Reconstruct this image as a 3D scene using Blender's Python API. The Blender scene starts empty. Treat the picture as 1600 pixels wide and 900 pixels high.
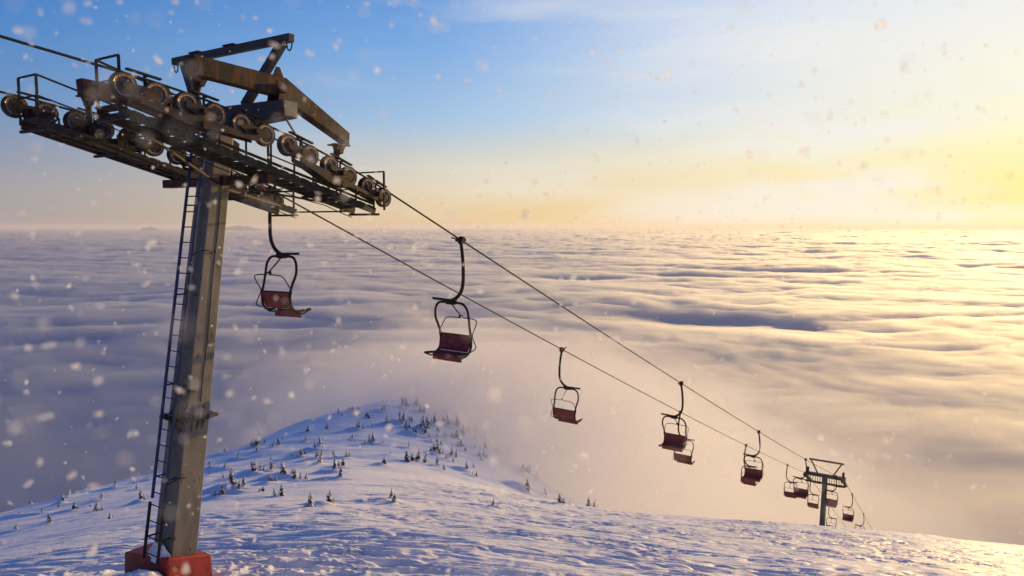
import bpy, math, random
import numpy as np
from mathutils import Vector

# ------------------------------------------------------------------ camera, sky, sun, exposure
SC = bpy.context.scene
COL = SC.collection
R = math.radians
random.seed(7)

SUN_AZ, SUN_EL = R(43), R(5.5)                 # azimuth clockwise from +Y
SUN_DIR = Vector((math.sin(SUN_AZ) * math.cos(SUN_EL), math.cos(SUN_AZ) * math.cos(SUN_EL), math.sin(SUN_EL)))

cam_d = bpy.data.cameras.new('camera')
cam = bpy.data.objects.new('camera', cam_d)
COL.objects.link(cam)
SC.camera = cam
cam.location = (0, 0, 0)
PITCH = math.atan2(450 - 352, 1139)
cam.rotation_euler = (R(90) - PITCH, 0, 0)
cam_d.sensor_width = 36
cam_d.lens = 36 * 1139 / 1600
cam_d.clip_start = 0.02
cam_d.clip_end = 200000
cam_d.dof.use_dof = True
cam_d.dof.focus_distance = 19
cam_d.dof.aperture_fstop = 3.2

SC.view_settings.view_transform = 'Standard'
SC.view_settings.look = 'None'
SC.view_settings.exposure = 0
SC.view_settings.gamma = 1
SC.cycles.use_denoising = True
SC.cycles.max_bounces = 10
SC.cycles.diffuse_bounces = 3
SC.cycles.volume_bounces = 6
SC.cycles.transparent_max_bounces = 32


def lin(c):
    return tuple(((v / 255) / 12.92 if v / 255 <= 0.04045 else ((v / 255 + 0.055) / 1.055) ** 2.4) for v in c)


world = bpy.data.worlds.new('World')
SC.world = world
world.use_nodes = True
wt = world.node_tree
wt.nodes.clear()


def node(t, kind, **kw):
    n = t.nodes.new(kind)
    for k, v in kw.items():
        setattr(n, k, v)
    return n


def sky_world():
    L = wt.links.new
    out = node(wt, 'ShaderNodeOutputWorld')
    bg = node(wt, 'ShaderNodeBackground')
    L(bg.outputs[0], out.inputs[0])
    nish = node(wt, 'ShaderNodeTexSky', sky_type='NISHITA')
    nish.sun_disc = False
    nish.sun_elevation = SUN_EL
    nish.sun_rotation = SUN_AZ
    nish.altitude = 1500
    tc = node(wt, 'ShaderNodeTexCoord')
    sep = node(wt, 'ShaderNodeSeparateXYZ')
    L(tc.outputs['Generated'], sep.inputs[0])
    asin = node(wt, 'ShaderNodeMath', operation='ARCSINE')
    L(sep.outputs['Z'], asin.inputs[0])
    el = node(wt, 'ShaderNodeMapRange')
    el.inputs['From Max'].default_value = R(60)
    L(asin.outputs[0], el.inputs['Value'])
    dot = node(wt, 'ShaderNodeVectorMath', operation='DOT_PRODUCT')
    L(tc.outputs['Generated'], dot.inputs[0])
    dot.inputs[1].default_value = SUN_DIR
    ac = node(wt, 'ShaderNodeMath', operation='ARCCOSINE')
    L(dot.outputs['Value'], ac.inputs[0])

    def ramp(stops):
        r = node(wt, 'ShaderNodeValToRGB')
        e = r.color_ramp.elements
        while len(e) > 1:
            e.remove(e[-1])
        e[0].position = 0
        e[0].color = (*lin(stops[0][1]), 1)
        for deg, c in stops[1:]:
            x = e.new(deg / 60)
            x.color = (*lin(c), 1)
        L(el.outputs[0], r.inputs[0])
        return r.outputs[0]
    far = ramp([(0, (174, 162, 164)), (2.5, (164, 162, 172)), (5, (140, 152, 180)), (8, (106, 146, 196)),
                (13, (76, 134, 203)), (20, (50, 110, 188)), (30, (36, 88, 174)), (60, (26, 60, 130))])
    mid = ramp([(0, (240, 206, 158)), (2.5, (236, 214, 178)), (5, (218, 216, 205)), (8, (172, 204, 236)),
                (13, (132, 180, 236)), (20, (84, 146, 224)), (30, (50, 106, 194)), (60, (28, 64, 136))])
    near = ramp([(0, (255, 218, 150)), (2.5, (255, 230, 178)), (5, (253, 240, 208)), (8, (226, 234, 240)),
                 (13, (228, 236, 248)), (20, (212, 227, 249)), (30, (130, 172, 228)), (60, (31, 72, 150))])
    hot = ramp([(0, (255, 224, 128)), (3, (255, 238, 160)), (6, (255, 250, 205)), (10, (255, 252, 232)),
                (14, (250, 250, 246)), (20, (244, 246, 251)), (30, (176, 204, 240)), (60, (40, 80, 152))])

    def mix(a, b, g0, g1):
        mr = node(wt, 'ShaderNodeMapRange', interpolation_type='SMOOTHSTEP')
        mr.inputs['From Min'].default_value = R(g0)
        mr.inputs['From Max'].default_value = R(g1)
        L(ac.outputs[0], mr.inputs['Value'])
        m = node(wt, 'ShaderNodeMix', data_type='RGBA')
        L(mr.outputs[0], m.inputs['Factor'])
        L(a, m.inputs['A'])
        L(b, m.inputs['B'])
        return m.outputs['Result']
    c = mix(hot, near, 8, 32)
    c = mix(c, mid, 22, 52)
    c = mix(c, far, 42, 84)
    # thin streaks of high cirrus, drawn out across the sky
    rot = node(wt, 'ShaderNodeMapping')
    rot.inputs['Rotation'].default_value = (R(18), R(-24), R(20))
    rot.inputs['Scale'].default_value = (1.2, 1.2, 8)
    L(tc.outputs['Generated'], rot.inputs[0])
    nz = node(wt, 'ShaderNodeTexNoise')
    nz.inputs['Scale'].default_value = 1.6
    nz.inputs['Detail'].default_value = 5
    nz.inputs['Roughness'].default_value = 0.55
    L(rot.outputs[0], nz.inputs['Vector'])
    cm = node(wt, 'ShaderNodeMapRange', interpolation_type='SMOOTHSTEP')
    cm.inputs['From Min'].default_value = 0.45
    cm.inputs['From Max'].default_value = 0.70
    cm.inputs['To Max'].default_value = 0.85
    L(nz.outputs['Fac'], cm.inputs['Value'])
    ci = node(wt, 'ShaderNodeMix', data_type='RGBA')
    ci.inputs['B'].default_value = (*lin((250, 246, 242)), 1)
    cg = node(wt, 'ShaderNodeMapRange', interpolation_type='SMOOTHSTEP')     # cirrus brighter towards the sun
    cg.inputs['From Min'].default_value = R(75)
    cg.inputs['From Max'].default_value = R(12)
    L(ac.outputs[0], cg.inputs['Value'])
    cf = node(wt, 'ShaderNodeMath', operation='MULTIPLY')
    L(cm.outputs[0], cf.inputs[0])
    L(cg.outputs[0], cf.inputs[1])
    L(cf.outputs[0], ci.inputs['Factor'])
    L(c, ci.inputs['A'])
    ns = node(wt, 'ShaderNodeVectorMath', operation='SCALE')
    ns.inputs['Scale'].default_value = 0.08
    L(nish.outputs[0], ns.inputs[0])
    fin = node(wt, 'ShaderNodeMix', data_type='RGBA')
    fin.inputs['Factor'].default_value = 0.9
    L(ns.outputs[0], fin.inputs['A'])
    L(ci.outputs['Result'], fin.inputs['B'])
    L(fin.outputs['Result'], bg.inputs['Color'])
    bg.inputs['Strength'].default_value = 1.0


sky_world()

sun_d = bpy.data.lights.new('sun', 'SUN')
sun_d.energy = 4.9
sun_d.angle = R(0.6)
sun_d.color = (1.0, 0.645, 0.22)
sun = bpy.data.objects.new('sun', sun_d)
COL.objects.link(sun)
sun.rotation_euler = SUN_DIR.to_track_quat('Z', 'Y').to_euler()
sun.location = (30, 30, 40)

# ------------------------------------------------------------------ numeric helpers
_rng = np.random.default_rng(3)
_perm = np.concatenate([_rng.permutation(512)] * 2)
_ang = _rng.uniform(0, 2 * np.pi, 512)
_gx, _gy = np.cos(_ang), np.sin(_ang)


def perlin(x, y):
    xi = np.floor(x).astype(np.int64)
    yi = np.floor(y).astype(np.int64)
    xf, yf = x - xi, y - yi
    u = xf * xf * xf * (xf * (xf * 6 - 15) + 10)
    v = yf * yf * yf * (yf * (yf * 6 - 15) + 10)

    def g(ix, iy, fx, fy):
        h = _perm[(_perm[ix & 511] + iy) & 511]
        return _gx[h] * fx + _gy[h] * fy
    a = g(xi, yi, xf, yf)
    b = g(xi + 1, yi, xf - 1, yf)
    c = g(xi, yi + 1, xf, yf - 1)
    d = g(xi + 1, yi + 1, xf - 1, yf - 1)
    return (a + u * (b - a)) * (1 - v) + (c + u * (d - c)) * v * 1.0


def fbm(x, y, octv, rough=0.5):
    s, a = 0, 1
    for k in range(octv):
        s = s + a * perlin(x + 17.3 * k, y - 9.1 * k)
        x, y, a = x * 2.03, y * 2.03, a * rough
    return s


def sstep(a, b, x):
    t = np.clip((x - a) / (b - a), 0, 1)
    return t * t * (3 - 2 * t)


# ------------------------------------------------------------------ lie of the land (metres below the eye)
def _plane(x, y):
    return 2.4 + 0.348 * y + 0.106 * x


_CP = [(x, y, _plane(x, y)) for x, y in [(0, -40), (40, -40), (0, -15), (25, -10), (-3, 2), (12, 2), (0, 12), (10, 12), (25, 12),
                                       (-5, 22), (6, 25), (20, 28), (38, 25), (0, 40), (14, 45), (30, 45), (50, 45), (60, 20)]]
_CP += [(t * y, y, d) for t, y, d in [
    (-.702, 20, 9.5), (-.702, 40, 17.7), (-.702, 70, 29.0), (-.702, 100, 40.0), (-.702, 130, 58), (-.702, 200, 110),
    (-.527, 30, 12.5), (-.527, 60, 23.6), (-.527, 120, 42.5), (-.527, 165, 68),
    (-.395, 30, 12.0), (-.395, 60, 22.2), (-.395, 100, 34.5), (-.395, 150, 47.7), (-.395, 200, 76),
    (-.316, 170, 48.2), (-.316, 225, 76), (-.228, 190, 48.8), (-.228, 245, 75),
    (-.14, 60, 21.6), (-.14, 100, 32.6), (-.14, 150, 41.8), (-.14, 200, 48.6), (-.14, 240, 59), (-.14, 300, 92),
    (-.05, 60, 22.2), (-.05, 100, 34.5), (-.05, 140, 43.5), (-.05, 180, 52.5), (-.05, 230, 70),
    (.05, 60, 23.4), (.05, 95, 37.2), (.05, 130, 48.0), (.05, 170, 63), (.05, 220, 86),
    (.11, 65, 25.9), (.11, 95, 39.6), (.11, 130, 51.2), (.11, 180, 76),
    (.3, 68, 28.2), (.3, 80, 34.6), (.3, 110, 54), (.3, 160, 93),
    (.5, 74, 32.1), (.5, 84, 37.8), (.5, 110, 54), (.5, 160, 92),
    (.8, 72, 33.6), (.8, 84, 40.4), (.8, 110, 56), (.8, 160, 92),
    (-.6, 320, 190), (0, 330, 130), (.5, 300, 190), (1.2, 150, 100)]]
_CP += [(-60, 0, 16), (-60, -40, 2), (-120, 40, 42), (70, -20, 2), (110, 40, 28), (0, 600, 270), (-400, 400, 300), (400, 400, 300), (-260, 100, 150), (260, 100, 130)]
_CP = np.array(_CP, float)


def _tps_k(r2):
    return 0.5 * r2 * np.log(r2 + 1e-12)


def _tps_fit():
    P = _CP[:, :2] / 100
    n = len(P)
    K = _tps_k(((P[:, None] - P[None]) ** 2).sum(-1)) + np.eye(n) * 1e-4
    Q = np.hstack([np.ones((n, 1)), P])
    A = np.block([[K, Q], [Q.T, np.zeros((3, 3))]])
    return P, np.linalg.solve(A, np.concatenate([_CP[:, 2], np.zeros(3)]))


_TP, _TW = _tps_fit()


def land(x, y):
    """smooth height of the snow (negative below the eye)"""
    x = np.asarray(x, float)
    y = np.asarray(y, float)
    px, py = x / 100, y / 100
    s = _TW[-3] + _TW[-2] * px + _TW[-1] * py
    for (a, b), w in zip(_TP, _TW):
        s = s + w * _tps_k((px - a) ** 2 + (py - b) ** 2)
    return -s


# ------------------------------------------------------------------ the lift line
AZ = 0.5785
UH = np.array([math.sin(AZ), math.cos(AZ), 0.0])       # downhill along the line
GV = np.array([math.cos(AZ), -math.sin(AZ), 0.0])      # across, towards the near rope
TO = np.array([-5.9416, 14.8751, 1.596])               # middle of the sheave trains of the near tower
HALF = 1.8
S1, S2, S3 = 0.1174, 0.4179, 0.56
QS = 0.0003
PITCHW = 0.5229
LW = 5.5 * PITCHW
LF = 70.5                                              # the lower tower
RW = 0.20


def wheel_z(l):
    def hin(x):
        return S1 * x + (S2 - S1) * ((x + LW) ** 2 / (4 * LW)) - (S2 - S1) * LW / 4
    if l < -LW:
        return -(hin(-LW) + S1 * (l + LW))
    if l < LW:
        return -hin(l)
    d = l - LW
    z = -(hin(LW) + S2 * d - QS * d * d)
    D = LF - LW
    if l > LF:
        z = -(hin(LW) + S2 * D - QS * D * D + S3 * (l - LF))
    return z


def on_line(l, side, up=0.0):
    return TO + UH * l + GV * (side * HALF) + np.array([0, 0, wheel_z(l) + up])

# ------------------------------------------------------------------ materials
def new_mat(name):
    m = bpy.data.materials.new(name)
    m.use_nodes = True
    t = m.node_tree
    b = t.nodes['Principled BSDF']
    return m, t, b


def noise_mix(t, b, c1, c2, scale, lo=0.4, hi=0.6, detail=6, stretch=(1, 1, 1), bump=0.0, rough=None):
    """two colours broken up by noise in object space, with a little relief"""
    L = t.links.new
    tc = node(t, 'ShaderNodeTexCoord')
    mp = node(t, 'ShaderNodeMapping')
    mp.inputs['Scale'].default_value = stretch
    L(tc.outputs['Object'], mp.inputs[0])
    nz = node(t, 'ShaderNodeTexNoise')
    nz.inputs['Scale'].default_value = scale
    nz.inputs['Detail'].default_value = detail
    nz.inputs['Roughness'].default_value = 0.62
    L(mp.outputs[0], nz.inputs['Vector'])
    mr = node(t, 'ShaderNodeMapRange', interpolation_type='SMOOTHSTEP')
    mr.inputs['From Min'].default_value = lo
    mr.inputs['From Max'].default_value = hi
    L(nz.outputs['Fac'], mr.inputs['Value'])
    mx = node(t, 'ShaderNodeMix', data_type='RGBA')
    mx.inputs['A'].default_value = (*c1, 1)
    mx.inputs['B'].default_value = (*c2, 1)
    L(mr.outputs[0], mx.inputs['Factor'])
    L(mx.outputs['Result'], b.inputs['Base Color'])
    if rough:
        rr = node(t, 'ShaderNodeMapRange')
        rr.inputs['To Min'].default_value, rr.inputs['To Max'].default_value = rough
        L(nz.outputs['Fac'], rr.inputs['Value'])
        L(rr.outputs[0], b.inputs['Roughness'])
    if bump:
        bp = node(t, 'ShaderNodeBump')
        bp.inputs['Strength'].default_value = bump
        bp.inputs['Distance'].default_value = 0.01
        L(nz.outputs['Fac'], bp.inputs['Height'])
        L(bp.outputs[0], b.inputs['Normal'])
    return mx, nz, mp


def simple(name, c1, c2, scale, rough=(0.4, 0.7), metal=0.0, **k):
    m, t, b = new_mat(name)
    noise_mix(t, b, c1, c2, scale, rough=rough, **k)
    b.inputs['Metallic'].default_value = metal
    return m


M = {}
M['steel'] = simple('weathered grey paint', (0.045, 0.048, 0.055), (0.055, 0.033, 0.021), 5, lo=0.5, hi=0.68, bump=0.2)
M['rust'] = simple('rusty brown paint', (0.020, 0.015, 0.012), (0.09, 0.034, 0.014), 3.2, lo=0.46, hi=0.64, bump=0.3, stretch=(2.6, 2.6, .6))
M['train'] = simple('grimy sheave frame', (0.022, 0.019, 0.018), (0.06, 0.027, 0.015), 6, lo=0.45, hi=0.62, bump=0.3)
M['walk'] = simple('worn catwalk steel', (0.042, 0.038, 0.035), (0.022, 0.02, 0.018), 7, bump=0.2)
M['rail'] = simple('rail tube', (0.035, 0.028, 0.025), (0.09, 0.04, 0.02), 9, lo=0.5, hi=0.7)
M['dark'] = simple('dark painted steel', (0.022, 0.022, 0.024), (0.04, 0.03, 0.025), 8)
M['rope'] = simple('greased wire rope', (0.02, 0.019, 0.018), (0.045, 0.04, 0.035), 60, rough=(0.6, 0.8))
for _k in ('rope', 'rail', 'dark'):
    M[_k].node_tree.nodes['Principled BSDF'].inputs['Specular IOR Level'].default_value = 0.06
for _k in ('rust', 'train', 'steel', 'walk'):
    M[_k].node_tree.nodes['Principled BSDF'].inputs['Specular IOR Level'].default_value = 0.15
M['rubber'] = simple('rubber tyre', (0.015, 0.015, 0.016), (0.03, 0.027, 0.024), 20, rough=(0.7, 0.9))
M['rim'] = simple('worn bare wheel rim', (0.42, 0.28, 0.18), (0.22, 0.13, 0.08), 18, rough=(0.25, 0.5), metal=0.85)
M['disc'] = simple('wheel disc', (0.06, 0.055, 0.055), (0.11, 0.06, 0.035), 10, lo=.5, hi=.7)
M['blue'] = simple('blue ladder paint', (0.008, 0.018, 0.075), (0.014, 0.018, 0.035), 9, lo=0.5, hi=0.75)
M['red'] = simple('red chair board', (0.20, 0.016, 0.012), (0.11, 0.012, 0.010), 6, rough=(0.4, 0.6))
M['needle'] = simple('fir needles', (0.022, 0.034, 0.024), (0.05, 0.05, 0.03), 3)
M['bark'] = simple('bark', (0.06, 0.04, 0.03), (0.03, 0.022, 0.018), 8)
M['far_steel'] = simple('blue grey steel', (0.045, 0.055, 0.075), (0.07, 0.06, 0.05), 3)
M['far_land'] = simple('distant land', (0.05, 0.07, 0.11), (0.09, 0.10, 0.13), 0.004)


def column_mat():
    m, t, b = new_mat('stained tower paint')
    L = t.links.new
    mx, nz, mp = noise_mix(t, b, (0.145, 0.133, 0.116), (0.09, 0.083, 0.074), 2.2, lo=0.35, hi=0.68, stretch=(1.3, 1.3, 0.22), bump=0.25, rough=(0.5, 0.8))
    # chipped paint: dark rust pits
    n2 = node(t, 'ShaderNodeTexNoise')
    n2.inputs['Scale'].default_value = 13
    n2.inputs['Detail'].default_value = 4
    L(mp.outputs[0], n2.inputs['Vector'])
    mp.inputs['Scale'].default_value = (1.3, 1.3, 0.45)
    r2 = node(t, 'ShaderNodeMapRange', interpolation_type='SMOOTHSTEP')
    r2.inputs['From Min'].default_value = 0.625
    r2.inputs['From Max'].default_value = 0.70
    L(n2.outputs['Fac'], r2.inputs['Value'])
    m2 = node(t, 'ShaderNodeMix', data_type='RGBA')
    L(r2.outputs[0], m2.inputs['Factor'])
    L(mx.outputs['Result'], m2.inputs['A'])
    m2.inputs['B'].default_value = (0.045, 0.025, 0.015, 1)
    L(m2.outputs['Result'], b.inputs['Base Color'])
    return m


M['column'] = column_mat()


def red_base_mat():
    m, t, b = new_mat('red painted concrete')
    noise_mix(t, b, (0.30, 0.018, 0.015), (0.15, 0.012, 0.010), 3.5, lo=0.35, hi=0.7, bump=0.35, rough=(0.5, 0.8))
    return m


M['red_base'] = red_base_mat()


def snow_mat(name, fine=26.0, bump=0.35):
    m, t, b = new_mat(name)
    L = t.links.new
    b.inputs['Base Color'].default_value = (0.88, 0.87, 0.865, 1)
    b.inputs['Roughness'].default_value = 0.55
    b.inputs['Specular IOR Level'].default_value = 0.25
    tc = node(t, 'ShaderNodeTexCoord')
    n1 = node(t, 'ShaderNodeTexNoise')
    n1.inputs['Scale'].default_value = fine
    n1.inputs['Detail'].default_value = 5
    n1.inputs['Roughness'].default_value = 0.65
    mp = node(t, 'ShaderNodeMapping')
    mp.inputs['Scale'].default_value = (0.45, 1, 1)
    L(tc.outputs['Object'], mp.inputs[0])
    L(mp.outputs[0], n1.inputs['Vector'])
    bp = node(t, 'ShaderNodeBump')
    bp.inputs['Strength'].default_value = bump
    bp.inputs['Distance'].default_value = 0.035
    L(n1.outputs['Fac'], bp.inputs['Height'])
    L(bp.outputs[0], b.inputs['Normal'])
    return m


M['snow'] = snow_mat('wind packed snow', 13.0, 0.9)
M['heap'] = snow_mat('heaped snow', 12.0, 0.5)


def cloud_mat():
    m, t, b = new_mat('cloud top')
    t.nodes.clear()
    L = t.links.new
    out = node(t, 'ShaderNodeOutputMaterial')
    d = node(t, 'ShaderNodeBsdfDiffuse')
    d.inputs['Color'].default_value = (0.52, 0.53, 0.57, 1)
    d.inputs['Roughness'].default_value = 1.0
    g = node(t, 'ShaderNodeBsdfGlossy')          # droplets send light on forwards: a broad glancing lobe
    g.inputs['Color'].default_value = (0.95, 0.94, 0.92, 1)
    g.inputs['Roughness'].default_value = 0.8
    mx = node(t, 'ShaderNodeMixShader')
    mx.inputs[0].default_value = 0.15
    L(d.outputs[0], mx.inputs[1])
    L(g.outputs[0], mx.inputs[2])
    L(mx.outputs[0], out.inputs['Surface'])
    return m


M['cloud'] = cloud_mat()


def vol_mat(name, density, aniso=0.3, col=(1, 1, 1)):
    m = bpy.data.materials.new(name)
    m.use_nodes = True
    t = m.node_tree
    t.nodes.clear()
    out = node(t, 'ShaderNodeOutputMaterial')
    v = node(t, 'ShaderNodeVolumePrincipled')
    v.inputs['Color'].default_value = (*col, 1)
    v.inputs['Density'].default_value = density
    v.inputs['Anisotropy'].default_value = aniso
    t.links.new(v.outputs[0], out.inputs['Volume'])
    return m


def flake_mat():
    m, t, b = new_mat('snow flake')
    t.nodes.clear()
    L = t.links.new
    out = node(t, 'ShaderNodeOutputMaterial')
    d = node(t, 'ShaderNodeBsdfDiffuse')
    d.inputs['Color'].default_value = (0.95, 0.95, 0.96, 1)
    g = node(t, 'ShaderNodeBsdfTranslucent')
    g.inputs['Color'].default_value = (0.95, 0.95, 0.96, 1)
    mx = node(t, 'ShaderNodeMixShader')
    mx.inputs[0].default_value = 0.6
    L(d.outputs[0], mx.inputs[1])
    L(g.outputs[0], mx.inputs[2])
    ice = node(t, 'ShaderNodeBsdfTransparent')      # loose, lacy flakes let part of the light straight through
    m2 = node(t, 'ShaderNodeMixShader')
    m2.inputs[0].default_value = 0.6
    L(mx.outputs[0], m2.inputs[1])
    L(ice.outputs[0], m2.inputs[2])
    L(m2.outputs[0], out.inputs['Surface'])
    return m


M['flake'] = flake_mat()


# ------------------------------------------------------------------ mesh helpers
class MB:
    def __init__(s):
        s.v, s.f, s.m, s.s = [], [], [], []

    def add(s, vs, fs, mi=0, smooth=False):
        o = len(s.v)
        s.v += [tuple(float(c) for c in p) for p in vs]
        for f in fs:
            s.f.append(tuple(i + o for i in f))
            s.m.append(mi)
            s.s.append(smooth)

    def hexa(s, p, mi=0):
        """eight corners: bottom ring 0-3, top ring 4-7"""
        s.add(p, [(3, 2, 1, 0), (4, 5, 6, 7), (0, 1, 5, 4), (1, 2, 6, 5), (2, 3, 7, 6), (3, 0, 4, 7)], mi)

    def box(s, c, size, mi=0):
        x, y, z = c
        a, b, d = size[0] / 2, size[1] / 2, size[2] / 2
        s.hexa([(x - a, y - b, z - d), (x + a, y - b, z - d), (x + a, y + b, z - d), (x - a, y + b, z - d),
                (x - a, y - b, z + d), (x + a, y - b, z + d), (x + a, y + b, z + d), (x - a, y + b, z + d)], mi)

    def bar(s, p0, p1, w, h, up=(0, 0, 1), mi=0, w1=None, h1=None):
        p0, p1 = Vector(p0), Vector(p1)
        d = (p1 - p0).normalized()
        x = d.cross(Vector(up))
        if x.length < 1e-4:
            x = d.cross(Vector((1, 0, 0)))
        x.normalize()
        u = x.cross(d)
        w1, h1 = w1 or w, h1 or h
        q = []
        for p, ww, hh in ((p0, w, h), (p1, w1, h1)):
            q += [p - x * ww / 2 - u * hh / 2, p + x * ww / 2 - u * hh / 2, p + x * ww / 2 + u * hh / 2, p - x * ww / 2 + u * hh / 2]
        s.add(q, [(0, 1, 2, 3), (7, 6, 5, 4), (1, 0, 4, 5), (2, 1, 5, 6), (3, 2, 6, 7), (0, 3, 7, 4)], mi)

    def tube(s, pts, r, n=8, mi=0):
        P = [Vector(p) for p in pts]
        ref = Vector((0.3, 0.5, 0.81)).normalized()
        rings = []
        for i, p in enumerate(P):
            d = (P[min(i + 1, len(P) - 1)] - P[max(i - 1, 0)]).normalized()
            if i == 0:
                a = d.cross(ref)
                if a.length < 0.1:
                    a = d.cross(Vector((1, 0, 0)))
            else:
                a = a - d * a.dot(d)
            a.normalize()
            b = d.cross(a)
            rr = r[i] if isinstance(r, (list, tuple)) else r
            rings.append([p + a * math.cos(2 * math.pi * k / n) * rr + b * math.sin(2 * math.pi * k / n) * rr for k in range(n)])
        vs = [q for ring in rings for q in ring]
        fs = []
        for i in range(len(P) - 1):
            for k in range(n):
                k2 = (k + 1) % n
                fs.append((i * n + k, i * n + k2, (i + 1) * n + k2, (i + 1) * n + k))
        s.add(vs, fs, mi, True)
        s.add(rings[0], [tuple(range(n - 1, -1, -1))], mi)
        s.add(rings[-1], [tuple(range(n))], mi)

    def lathe(s, c, axis, prof, n=24):
        """prof: list of (along axis, radius, material index of the band that starts here)"""
        c, ax = Vector(c), Vector(axis).normalized()
        a = ax.cross(Vector((0, 0, 1)))
        if a.length < 0.1:
            a = ax.cross(Vector((1, 0, 0)))
        a.normalize()
        b = ax.cross(a)
        for (t0, r0, mi), (t1, r1, _) in zip(prof, prof[1:]):
            vs, fs = [], []
            for k in range(n):
                th = 2 * math.pi * k / n
                e = a * math.cos(th) + b * math.sin(th)
                vs += [c + ax * t0 + e * r0, c + ax * t1 + e * r1]
            for k in range(n):
                k2 = (k + 1) % n
                fs.append((2 * k, 2 * k2, 2 * k2 + 1, 2 * k + 1))
            s.add(vs, fs, mi, True)

    def prism(s, poly, y0, y1, mi=0):
        """polygon in x,z pushed along y"""
        n = len(poly)
        vs = [(x, y0, z) for x, z in poly] + [(x, y1, z) for x, z in poly]
        fs = [tuple(range(n)), tuple(range(2 * n - 1, n - 1, -1))]
        fs += [(k, (k + 1) % n + 0, (k + 1) % n + n, k + n)[::-1] for k in range(n)]
        s.add(vs, fs, mi)

    def build(s, name, mats, parent=None, loc=(0, 0, 0), bevel=0.0, link=True):
        me = bpy.data.meshes.new(name)
        me.from_pydata(s.v, [], s.f)
        for m in (mats if isinstance(mats, (list, tuple)) else [mats]):
            me.materials.append(m)
        me.polygons.foreach_set('material_index', s.m)
        me.polygons.foreach_set('use_smooth', s.s)
        me.update()
        return link_mesh(name, me, parent, loc, bevel)


def link_mesh(name, me, parent=None, loc=(0, 0, 0), bevel=0.0):
    o = bpy.data.objects.new(name, me)
    COL.objects.link(o)
    o.location = loc
    if parent:
        o.parent = parent
    if bevel:
        b = o.modifiers.new('bevel', 'BEVEL')
        b.width = bevel
        b.segments = 2
        b.limit_method = 'ANGLE'
    return o


def tag(o, label=None, cat=None, group=None, kind=None):
    if label:
        o['label'] = label
    if cat:
        o['category'] = cat
    if group:
        o['group'] = group
    if kind:
        o['kind'] = kind
    return o


def empty(name, loc, rz=0.0):
    o = bpy.data.objects.new(name, None)
    COL.objects.link(o)
    o.location = loc
    o.rotation_euler = (0, 0, rz)
    o.empty_display_size = 0.3
    return o


def copy_tree(o, parent=None):
    c = o.copy()
    COL.objects.link(c)
    if parent:
        c.parent = parent
    for ch in o.children:
        copy_tree(ch, c)
    return c


def grid_mesh(name, X, Y, Z, mat, smooth=True):
    """a sheet from a wrapped (rows, cols) lattice"""
    nr, nc = X.shape
    v = np.stack([X, Y, Z], -1).reshape(-1, 3).astype(np.float32)
    i = np.arange(nr - 1)[:, None] * nc
    j = np.arange(nc)[None]
    j2 = (j + 1) % nc
    q = np.stack([i + j, i + j2, i + nc + j2, i + nc + j], -1).reshape(-1, 4)
    me = bpy.data.meshes.new(name)
    me.vertices.add(len(v))
    me.vertices.foreach_set('co', v.ravel())
    me.loops.add(q.size)
    me.loops.foreach_set('vertex_index', q.ravel().astype(np.int32))
    me.polygons.add(len(q))
    me.polygons.foreach_set('loop_start', np.arange(0, q.size, 4, dtype=np.int32))
    me.polygons.foreach_set('use_smooth', np.full(len(q), smooth))
    me.materials.append(mat)
    me.update(calc_edges=True)
    return me


# ------------------------------------------------------------------ snow slope
TB = np.array([-6.63, 13.83])       # foot of the near tower


def snow_relief(x, y):
    """sastrugi, lumps and drifts on top of land()"""
    r = np.hypot(x, y)
    near = 1 - sstep(58, 95, r)
    left = sstep(-3, -14, x) * sstep(16, 34, r)            # smoother snow on the lower left
    c, s = math.cos(R(6)), math.sin(R(6))
    u, v = x * c + y * s, -x * s + y * c
    wx = 0.35 * fbm(x * 0.5, y * 0.5, 2)
    wy = 0.35 * fbm(x * 0.5 + 40, y * 0.5 - 7, 2)
    u, v = u + wx * 2, v + wy
    h = 0.24 * perlin(x / 9.0, y / 5.0) + 0.08 * perlin(u / 3.6 + 3, v / 1.5)
    a = 0.75 * perlin(u / 2.9, v / 0.50 + 11) + 0.75 * perlin(u / 1.5 + 5, v / 0.25) + 0.9 * perlin(u / 0.8 + 5, v / 0.15 + 2)
    steps = np.tanh(3.2 * a)                                 # steep lee edges, flat treads
    patch = 0.35 + 0.65 * sstep(-0.35, 0.35, fbm(x / 7.0 + 9, y / 3.5, 2))
    h = h + near * (1 - 0.72 * left) * patch * (0.075 * steps + 0.05 * a)
    far = sstep(60, 100, r)
    h = h + far * (0.5 * fbm(x / 16.0, y / 13.0, 3) + 0.10 * fbm(u / 5.0, v / 1.6, 2))
    # rough broken snow round the foot of the tower
    d = np.hypot(x - TB[0], y - TB[1])
    lump = np.maximum(fbm(x * 3.1 + 3, y * 3.1, 3), 0)
    h = h + (1 - sstep(1.2, 6.5, d)) * 0.15 * lump
    h = h + 0.28 * np.exp(-((x - TB[0] + .35) / .55) ** 2 - ((y - TB[1] + .75) / .5) ** 2) * (1 + .35 * fbm(x * 2.2, y * 2.2, 2))
    return h


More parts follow.
